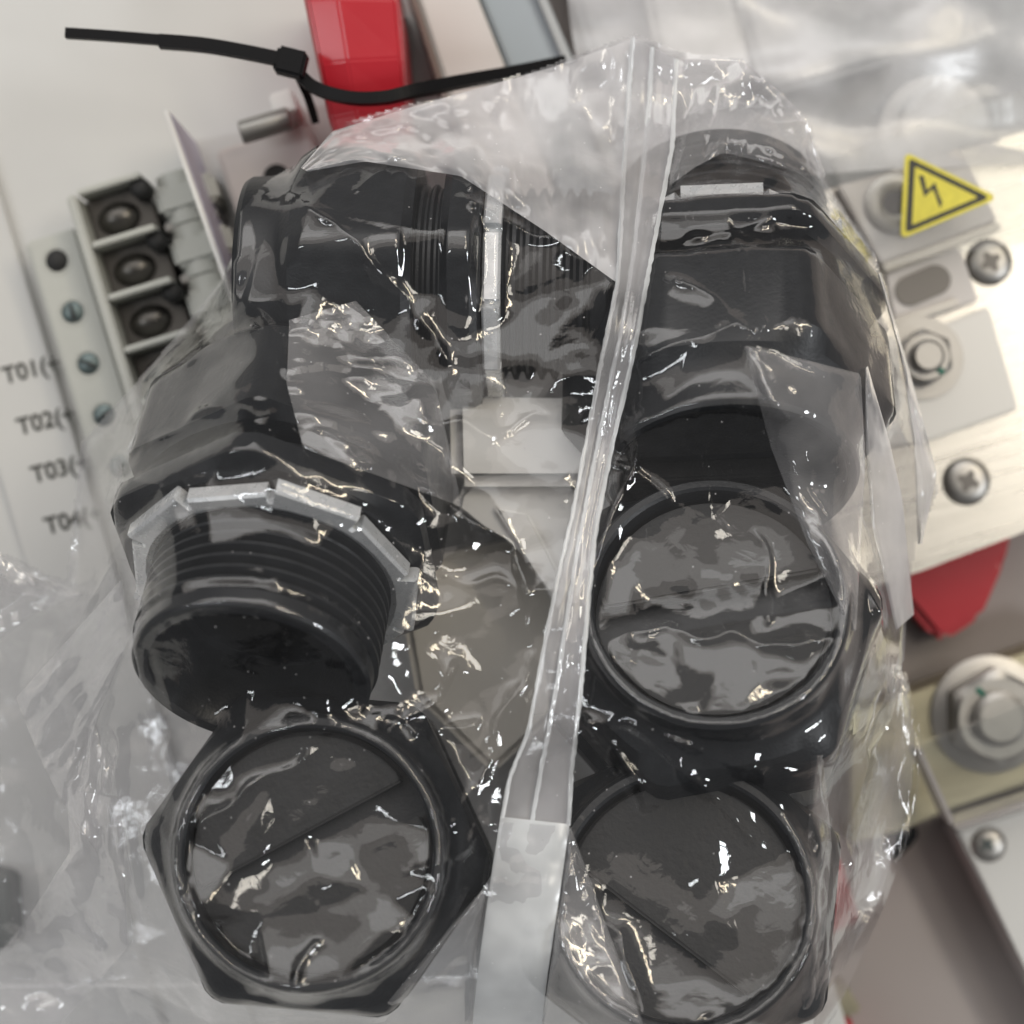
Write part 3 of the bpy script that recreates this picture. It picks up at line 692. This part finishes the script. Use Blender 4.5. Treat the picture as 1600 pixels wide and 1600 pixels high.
# handled, crumpled spots: extra spare film there
CR = [(500, 640, 70, 1.0), (640, 740, 70, .6), (1080, 980, 150, .9), (1110, 400, 110, .8), (1150, 470, 60, .9), (520, 1130, 90, .9), (500, 1300, 160, .7), (1120, 160, 80, .9), (470, 1570, 80, 1.0), (1090, 1450, 90, .6), (620, 1120, 90, .8), (1340, 1300, 90, .5), (70, 1540, 120, .6), (160, 1150, 140, .5)]
cr = np.zeros(gx1.shape)
for x, y, r, a in CR:
    c_ = P(x, y, .1); rr = S_(r, .1); cr = np.maximum(cr, a * np.exp(-((gx1 - c_.x) ** 2 + (gy1 - c_.y) ** 2) / (rr * rr)))
pos[..., 2] += np.where(fx1, 0, .00030 * vnoise(gx1.shape, 3, RNG) + cr * .0009 * vnoise(gx1.shape, 3, RNG))
rn1 = .012 * vnoise(gx1.shape, 10, RNG) + .05 * cr
pos = solve(pos, d1, hh, 110, .006, .16, .000004, fx1, rn1)
pos = upp(pos)
for _ in range(10): pos[1:-1, 1:-1] = .5 * pos[1:-1, 1:-1] + .125 * (pos[:-2, 1:-1] + pos[2:, 1:-1] + pos[1:-1, :-2] + pos[1:-1, 2:])
# sharp pressed-in creases where the bag was folded and handled: polyline, height mm, width mm
CREASES = [([(430, 292), (560, 385), (640, 480), (705, 580)], 1.6, 3.0), ([(352, 430), (440, 520), (462, 610)], 1.4, 2.5), ([(120, 690), (220, 755), (285, 772)], 1.5, 3), ([(470, 655), (600, 735), (700, 790), (800, 858), (832, 960), (838, 1050)], 2.4, 3.2),
    ([(222, 690), (330, 655), (450, 640)], 1.2, 2.5), ([(182, 872), (75, 990), (25, 1092)], 1.8, 3), ([(25, 1092), (120, 1030), (205, 975)], 1.4, 2.5), ([(104, 1225), (96, 1400), (100, 1495), (132, 1565)], 1.6, 2.2), ([(40, 1110), (170, 1160), (195, 1300), (222, 1500)], 1.6, 3),
    ([(590, 1170), (690, 1085), (725, 1010)], 1.6, 2.4), ([(905, 1098), (960, 1160), (1020, 1270)], 2.0, 3), ([(905, 1098), (1010, 1150), (1110, 1245), (1210, 1330)], 1.8, 3), ([(1035, 420), (1110, 470), (1165, 540)], 1.6, 2.6), ([(960, 590), (1060, 540), (1165, 508)], 1.8, 2.8),
    ([(1150, 330), (1158, 430), (1166, 545)], 1.6, 1.8), ([(1060, 380), (1140, 365), (1225, 325)], 1.8, 2.6), ([(1166, 545), (1215, 690), (1245, 770), (1330, 900), (1405, 1005)], 2.0, 3), ([(1235, 690), (1300, 830), (1392, 975)], 1.6, 2.5), ([(930, 992), (1060, 978), (1180, 1002), (1300, 985)], 1.8, 2.4),
    ([(1172, 828), (1188, 900), (1180, 975)], 1.0, 1.8), ([(1270, 1190), (1278, 1400), (1262, 1560)], 1.8, 2.6), ([(1422, 1060), (1370, 1230), (1325, 1400)], 2.0, 3), ([(565, 1098), (470, 1165), (385, 1230), (310, 1300)], 2.0, 4), ([(505, 1425), (490, 1470), (478, 1510)], 1.0, 1.6), ([(700, 292), (830, 365), (960, 442)], 1.8, 2.6),
    ([(1005, 640), (960, 760), (930, 870)], 1.6, 2.6), ([(560, 1098), (660, 1140), (760, 1120)], 1.6, 2.6), ([(940, 1110), (1150, 1190), (1300, 1170), (1400, 1130)], 1.4, 3), ([(880, 1330), (960, 1440), (1010, 1600)], 1.6, 2.8), ([(0, 1480), (140, 1320), (200, 1200)], 1.6, 2.6), ([(870, 640), (760, 690), (600, 620)], 1.2, 2.6),
    ([(640, 1330), (740, 1290), (820, 1300)], 1.2, 2.2), ([(640, 170), (600, 240), (540, 300)], 1.2, 2.4), ([(780, 140), (760, 230), (720, 300)], 1.2, 2.4), ([(910, 900), (820, 930), (700, 900)], 1.2, 2.4), ([(905, 700), (980, 740), (1060, 800)], 1.2, 2.2), ([(260, 560), (330, 520), (420, 500)], 1.2, 2.5), ([(850, 1000), (760, 1180), (700, 1290)], 1.4, 3)]
from mathutils.geometry import delaunay_2d_cdt
def facets(spacing, amp_, seed):
    """flat facets meeting in sharp creases, like stiff film that has been crumpled and pulled open"""
    r = np.random.default_rng(seed); w_ = X1 - X0 + .04; h_ = Y1 - Y0 + .04; n = int(w_ * h_ / spacing ** 2)
    pts = [Vector((X0 - .02 + r.random() * w_, Y0 - .02 + r.random() * h_)) for _ in range(n)]
    pts += [Vector(c) for c in ((X0 - .03, Y0 - .03), (X1 + .03, Y0 - .03), (X1 + .03, Y1 + .03), (X0 - .03, Y1 + .03))]
    vs, es, fs, *_ = delaunay_2d_cdt(pts, [], [], 0, 1e-6)
    hv = amp_ * r.random(len(vs)) ** 1.5
    t = BVHTree.FromPolygons([(v.x, v.y, hv[i]) for i, v in enumerate(vs)], fs)
    out = np.zeros(pos.shape[:2]); dn = Vector((0, 0, -1)); X_ = pos[..., 0]; Y_ = pos[..., 1]
    for j in range(out.shape[0]):
        for i in range(out.shape[1]):
            q_ = t.ray_cast(Vector((X_[j, i], Y_[j, i], 1)), dn)
            if q_[0] is not None: out[j, i] = q_[0].z
    return out
xs, ys = pos[..., 0], pos[..., 1]
cr4 = np.zeros(xs.shape)
for x, y, r, a in CR:
    c_ = P(x, y, .1); rr = S_(r, .1); cr4 = np.maximum(cr4, a * np.exp(-((xs - c_.x) ** 2 + (ys - c_.y) ** 2) / (rr * rr)))
# stiff film does not bulge like rubber: pull it into flat facets that meet in straight creases
nyf, nxf = pos.shape[:2]; df = D0 / 4
gxf, gyf = np.meshgrid(X0 + np.arange(nxf) * df, Y0 + np.arange(nyf) * df)
hf = up2(hh); zs = pos[..., 2]
fr = np.random.default_rng(17); smp = []
def zat(x, y):
    i = int(np.clip(round((x - X0) / df), 0, nxf - 1)); j = int(np.clip(round((y - Y0) / df), 0, nyf - 1)); return zs[j, i]
for x, y in poly: smp.append((x, y, 0.0))
for i in range(len(poly)):
    a_ = poly[i - 1]; b_ = poly[i]; n_ = max(1, int(np.hypot(*(b_ - a_)) / .008))
    for k in range(1, n_): q_ = a_ + (b_ - a_) * k / n_; smp.append((q_[0], q_[1], 0.0))
pin_ = np.array([(p_[0], p_[1]) for p_ in smp])
def scatter(n, cx=None, cy=None, rad=None, gap=.006, lift=.004):
    global pin_
    k = 0; tries = 0
    while k < n and tries < n * 30:
        tries += 1
        if cx is None: x, y = X0 + fr.random() * (X1 - X0), Y0 + fr.random() * (Y1 - Y0)
        else: x, y = cx + fr.normal() * rad, cy + fr.normal() * rad
        if np.min((pin_[:, 0] - x) ** 2 + (pin_[:, 1] - y) ** 2) < gap * gap: continue
        smp.append((x, y, lift * fr.random() ** 1.6)); pin_ = np.vstack([pin_, (x, y)]); k += 1
for x, y, r, a in CR:
    c_ = P(x, y, .1); scatter(int(20 * a + 6), c_.x, c_.y, S_(r, .1) * .6, .0030, .0022)
scatter(330, None, None, None, .0082, .0045)
vs, es, fs, *_ = delaunay_2d_cdt([Vector((x, y)) for x, y, l_ in smp], [], [], 0, 1e-7)
lift_ = {(round(x, 6), round(y, 6)): l_ for x, y, l_ in smp}
ftri = BVHTree.FromPolygons([(v.x, v.y, zat(v.x, v.y) + lift_.get((round(v.x, 6), round(v.y, 6)), 0.0)) for v in vs], fs)
zf = zs.copy(); dn = Vector((0, 0, -1))
for j in range(nyf):
    for i in range(nxf):
        q_ = ftri.ray_cast(Vector((gxf[j, i], gyf[j, i], 1)), dn)
        if q_[0] is not None: zf[j, i] = q_[0].z
zf = np.maximum(.60 * zf + .40 * zs + .0004, hf + .0009)
fine = facets(.0055, .0011, 5) * (.05 + 1.0 * cr4) + facets(.012, .0009, 9) * .5
zf = zf + fine * np.clip(edge_dist(gxf, gyf) / .006, 0, 1)
for _ in range(5): zf[1:-1, 1:-1] = .5 * zf[1:-1, 1:-1] + .125 * (zf[:-2, 1:-1] + zf[2:, 1:-1] + zf[1:-1, :-2] + zf[1:-1, 2:])
pos = np.stack([gxf, gyf, zf], -1); xs, ys = gxf, gyf
add_z = np.zeros(xs.shape)
wob = .0012 * vnoise(xs.shape, 14, RNG); wob2 = .0012 * vnoise(xs.shape, 14, RNG); amp = 1 + .45 * vnoise(xs.shape, 10, RNG)
for pl_, h_, w_ in CREASES:
    pp_ = [P(x, y, .095) for x, y in pl_]; dmin = np.full(xs.shape, 9.0); tt = np.zeros(xs.shape)
    tot = sum((pp_[i + 1] - pp_[i]).length for i in range(len(pp_) - 1)); acc = 0
    for i in range(len(pp_) - 1):
        a_, b_ = pp_[i], pp_[i + 1]; abx, aby = b_.x - a_.x, b_.y - a_.y; L2 = abx * abx + aby * aby
        t = np.clip(((xs + wob - a_.x) * abx + (ys + wob2 - a_.y) * aby) / L2, 0, 1); dd = np.hypot(xs + wob - a_.x - t * abx, ys + wob2 - a_.y - t * aby)
        m_ = dd < dmin; dmin = np.where(m_, dd, dmin); tt = np.where(m_, (acc + t * math.sqrt(L2)) / tot, tt); acc += math.sqrt(L2)
    add_z = np.maximum(add_z, h_ * .001 * np.clip(amp, .2, 2) * np.exp(-dmin / (w_ * .00062)) * np.clip(np.minimum(tt, 1 - tt) * 8, 0.15, 1))
e4 = edge_dist(xs, ys)
pos[..., 2] += add_z * np.clip(e4 / .004, 0, 1)
keep = inside(xs, ys)
def grid_me(p, keep, name):
    ny_, nx_ = p.shape[:2]; k4 = keep[:-1, :-1] & keep[1:, :-1] & keep[:-1, 1:] & keep[1:, 1:]
    idx = np.arange(ny_ * nx_).reshape(ny_, nx_)
    q = np.stack([idx[:-1, :-1][k4], idx[:-1, 1:][k4], idx[1:, 1:][k4], idx[1:, :-1][k4]], -1)
    used, inv = np.unique(q, return_inverse=True); v = p.reshape(-1, 3)[used]; q = inv.reshape(-1, 4)
    me = bpy.data.meshes.new(name); me.vertices.add(len(v)); me.vertices.foreach_set('co', v.astype(np.float32).ravel())
    me.loops.add(q.size); me.loops.foreach_set('vertex_index', q.ravel().astype(np.int32)); me.polygons.add(len(q))
    me.polygons.foreach_set('loop_start', np.arange(0, q.size, 4, dtype=np.int32)); me.polygons.foreach_set('loop_total', np.full(len(q), 4, np.int32))
    me.polygons.foreach_set('use_smooth', np.ones(len(q), bool)); me.update(calc_edges=True); me.validate(); return me
bag = thing('plastic_bag', 'crinkled clear plastic bag holding the black cable glands', 'plastic bag', (0, 0, .03))
front_me = grid_me(pos, keep, 'front_film')
ftree = BVHTree.FromPolygons([tuple(v.co) for v in front_me.vertices], [tuple(p.vertices) for p in front_me.polygons])
link('front_film', local(bag, front_me), FILM, bag)
# the under side of the bag
zb0 = np.minimum(zedge, .030 + np.clip((.030 - ed), 0, .03) * 1.0)
zb0 = np.where(ed < D0 * 1.2, zedge - .0004, zb0) + .0016 * vnoise(gx.shape, 12, RNG) + .0003 * vnoise(gx.shape, 4, RNG)
pb = upp(np.stack([gx, gy, zb0], -1)); pb = upp(pb)
link('back_film', local(bag, grid_me(pb, inside(pb[..., 0], pb[..., 1]), 'back_film')), FILMB, bag)
#FOLDS
# ---- loose folds of film lying on the bag: seam fin, header, pleats
def resample(pl_, n):
    pl_ = [Vector((x, y, 0)) for x, y in pl_]; seg = [(pl_[i + 1] - pl_[i]).length for i in range(len(pl_) - 1)]; tot = sum(seg); out = []
    for k in range(n):
        t = tot * k / (n - 1); i = 0
        while i < len(seg) - 1 and t > seg[i]: t -= seg[i]; i += 1
        out.append(pl_[i].lerp(pl_[i + 1], min(1, t / max(seg[i], 1e-9))))
    return out
fold_rng = np.random.default_rng(21)
def sheet(name, Lp, Rp, mat, off=.0018, nu=60, nv=16, prof=None, wav=.0006, roll=.0012, jag=0.0, smooth_n=10):
    """a strip of film between two edges that lies on the bag; prof lifts it across its width"""
    La, Ra = resample(Lp, nu), resample(Rp, nu)
    zq = np.zeros((nu, nv)); pq = []
    j1 = np.cumsum(fold_rng.normal(size=nu)) * .0; 
    for i in range(nu):
        row = []
        for j in range(nv):
            t = j / (nv - 1); p_ = La[i].lerp(Ra[i], t)
            if jag and j in (0, nv - 1): p_ = p_ + Vector((fold_rng.normal() * jag, 0, 0))
            zz_ = .085
            for _ in range(2):
                w3 = P(p_.x, p_.y, zz_); hit = ftree.ray_cast(Vector((w3.x, w3.y, .3)), Vector((0, 0, -1)))
                if hit[0] is not None: zz_ = hit[0].z
            row.append(p_); zq[i, j] = zz_
        pq.append(row)
    base = zq.copy()
    for _ in range(smooth_n):
        s_ = zq.copy(); s_[1:-1] = .5 * zq[1:-1] + .25 * (zq[:-2] + zq[2:]); s_[:, 1:-1] = .5 * s_[:, 1:-1] + .25 * (s_[:, :-2] + s_[:, 2:])
        if smooth_n > 20: s_[:] = .6 * s_ + .4 * s_.mean(1, keepdims=True)
        zq = np.maximum(s_, base - (.0015 if smooth_n > 20 else 0))
    nz = wav * vnoise((nu, nv), 5, fold_rng) + wav * .5 * vnoise((nu, nv), 2, fold_rng)
    v = []
    for i in range(nu):
        for j in range(nv):
            t = j / (nv - 1); zz_ = zq[i, j] + off + nz[i, j]
            if prof: zz_ += np.interp(t, [k / (len(prof) - 1) for k in range(len(prof))], prof)
            e = min(t, 1 - t)
            if e < .07: zz_ -= roll * (1 - e / .07)
            v.append(P(pq[i][j].x, pq[i][j].y, zz_))
    f = [(i * nv + j, i * nv + j + 1, (i + 1) * nv + j + 1, (i + 1) * nv + j) for i in range(nu - 1) for j in range(nv - 1)]
    return link(name, local(bag, mesh(name, v, f)), mat, bag, True)
SL = [(988, 58), (975, 250), (965, 440), (940, 560), (918, 680), (895, 800), (872, 900), (850, 1010), (826, 1140), (796, 1215), (784, 1278)]
SR = [(1056, 92), (1050, 230), (1012, 430), (988, 560), (955, 700), (930, 830), (917, 960), (905, 1100), (893, 1200), (888, 1290)]
sheet('seam_fin', SL, SR, SEAM, .0022, 150, 22, [.0004, .0004, .0005, .0002, .0004, .0004, .0001, .0003, .0003], .00010, .0003, .4, 60)
ML = [(x * .55 + y_ * .45, a_ * .55 + b_ * .45) for (x, a_), (y_, b_) in zip([(p.x, p.y) for p in resample(SL, 12)], [(p.x, p.y) for p in resample(SR, 12)])]
sheet('seam_hem', ML, SR, FOLD, .0034, 150, 14, [.0002, 0, .0003, 0, .0003], .00015, .0003, 1.0, 60)
for e_ in (SL, SR, ML):
    sheet('seam_edge', [(x - 3, y) for x, y in e_], [(x + 4, y) for x, y in e_], SEALED, .0036, 150, 5, None, .00012, .0002, .5, 60)
sheet('sealed_end', [(782, 1276), (760, 1420), (744, 1540), (735, 1640)], [(890, 1288), (874, 1400), (856, 1520), (842, 1640)], SEALED, .0034, 60, 18, [.0002, .0004, .0004, .0002, .0005, 0], .00012, .0003, 0, 60)
sheet('sealed_end', [(786, 1284), (764, 1420), (748, 1540), (739, 1640)], [(868, 1290), (850, 1400), (826, 1520), (810, 1640)], FOLD, .0040, 60, 14, None, .00012, .0002, 0, 60)
sheet('pleat', [(888, 1296), (872, 1420), (842, 1640)], [(892, 1292), (945, 1440), (1020, 1640)], FOLD, .0026, 50, 16, [0, .001, .0012, .0008, 0], .0004, .0015)
sheet('pleat', [(752, 1392), (660, 1500), (545, 1640)], [(760, 1388), (745, 1500), (735, 1640)], FOLD, .0022, 50, 16, [0, .0008, .0012, .0006, 0], .0004, .0012)
HEADER = film_mat('milky_header_film', haze=0.52, rough=0.16, gain=0.8, bump=0.08, scratch=0.2)
sheet('header_flap', [(470, 262), (520, 205), (640, 168), (860, 106), (986, 62)], [(480, 268), (570, 252), (720, 275), (850, 360), (964, 442)], HEADER, .0020, 80, 26, [0, .0010, .0016, .0008, .0014, .0004, 0], .0010, .0010)
sheet('header_flap', [(1054, 94), (1110, 93), (1165, 98), (1228, 154), (1262, 195), (1290, 275)], [(1046, 290), (1085, 262), (1130, 238), (1180, 250), (1240, 268), (1284, 282)], FOLD, .0016, 60, 20, [0, .0010, .0006, .0012, 0], .0009, .0008)
sheet('pleat', [(452, 500), (448, 600), (474, 700)], [(556, 470), (680, 600), (722, 792)], FOLD, .0016, 50, 20, [0, .0008, .0004, .0010, 0], .0007, .0010)  # added fold; its milky veil stands in for pale sheen on the film
sheet('side_fold', [(1163, 543), (1205, 700), (1262, 850), (1330, 985)], [(1168, 540), (1345, 584), (1352, 720), (1338, 985)], FOLD, .0018, 60, 20, [0, .0006, .0012, .0006, 0], .0006, .0012)
sheet('side_fold', [(1352, 576), (1352, 700), (1362, 820), (1400, 985)], [(1356, 572), (1390, 690), (1410, 780), (1428, 960)], SEAM, .0020, 50, 14, [0, .0008, .0012, 0], .0006, .0012)
sheet('side_fold', [(1372, 430), (1408, 560), (1428, 690), (1434, 850)], [(1376, 425), (1424, 590), (1464, 740), (1440, 850)], SEAM, .0014, 50, 12, [0, .0016, .0018, 0], .0006, .0008)
sheet('tube_fold', [(1400, 1052), (1372, 1180), (1335, 1320), (1298, 1450), (1262, 1620)], [(1416, 1050), (1442, 1160), (1430, 1280), (1380, 1420), (1290, 1620)], FILM, .0015, 70, 20, [0, .0034, .0052, .0056, .0050, .0030, 0], .0004, .0)
sheet('tube_fold', [(1268, 1180), (1262, 1320), (1258, 1450), (1250, 1620)], [(1286, 1180), (1300, 1320), (1290, 1450), (1272, 1620)], FILM, .0008, 50, 10, [0, .0014, .0018, .0012, 0], .0009, .0)
sheet('tail_fold', [(25, 1090), (60, 1180), (100, 1260), (150, 1330)], [(190, 905), (200, 1000), (150, 1130), (170, 1200)], FOLD, .0012, 50, 18, [0, .0010, .0004, .0012, 0], .0012, .0010)
sheet('tail_fold', [(-60, 1560), (40, 1440), (110, 1330), (104, 1230)], [(60, 1640), (130, 1560), (200, 1480), (190, 1250)], FOLD, .0014, 50, 18, [0, .0012, .0002, .0012, 0], .0012, .0010)
sheet('tail_fold', [(-80, 870), (0, 870), (60, 905), (95, 912)], [(-80, 985), (0, 1000), (50, 960), (130, 930)], FOLD, .0010, 40, 12, None, .0010, .0008)
#END
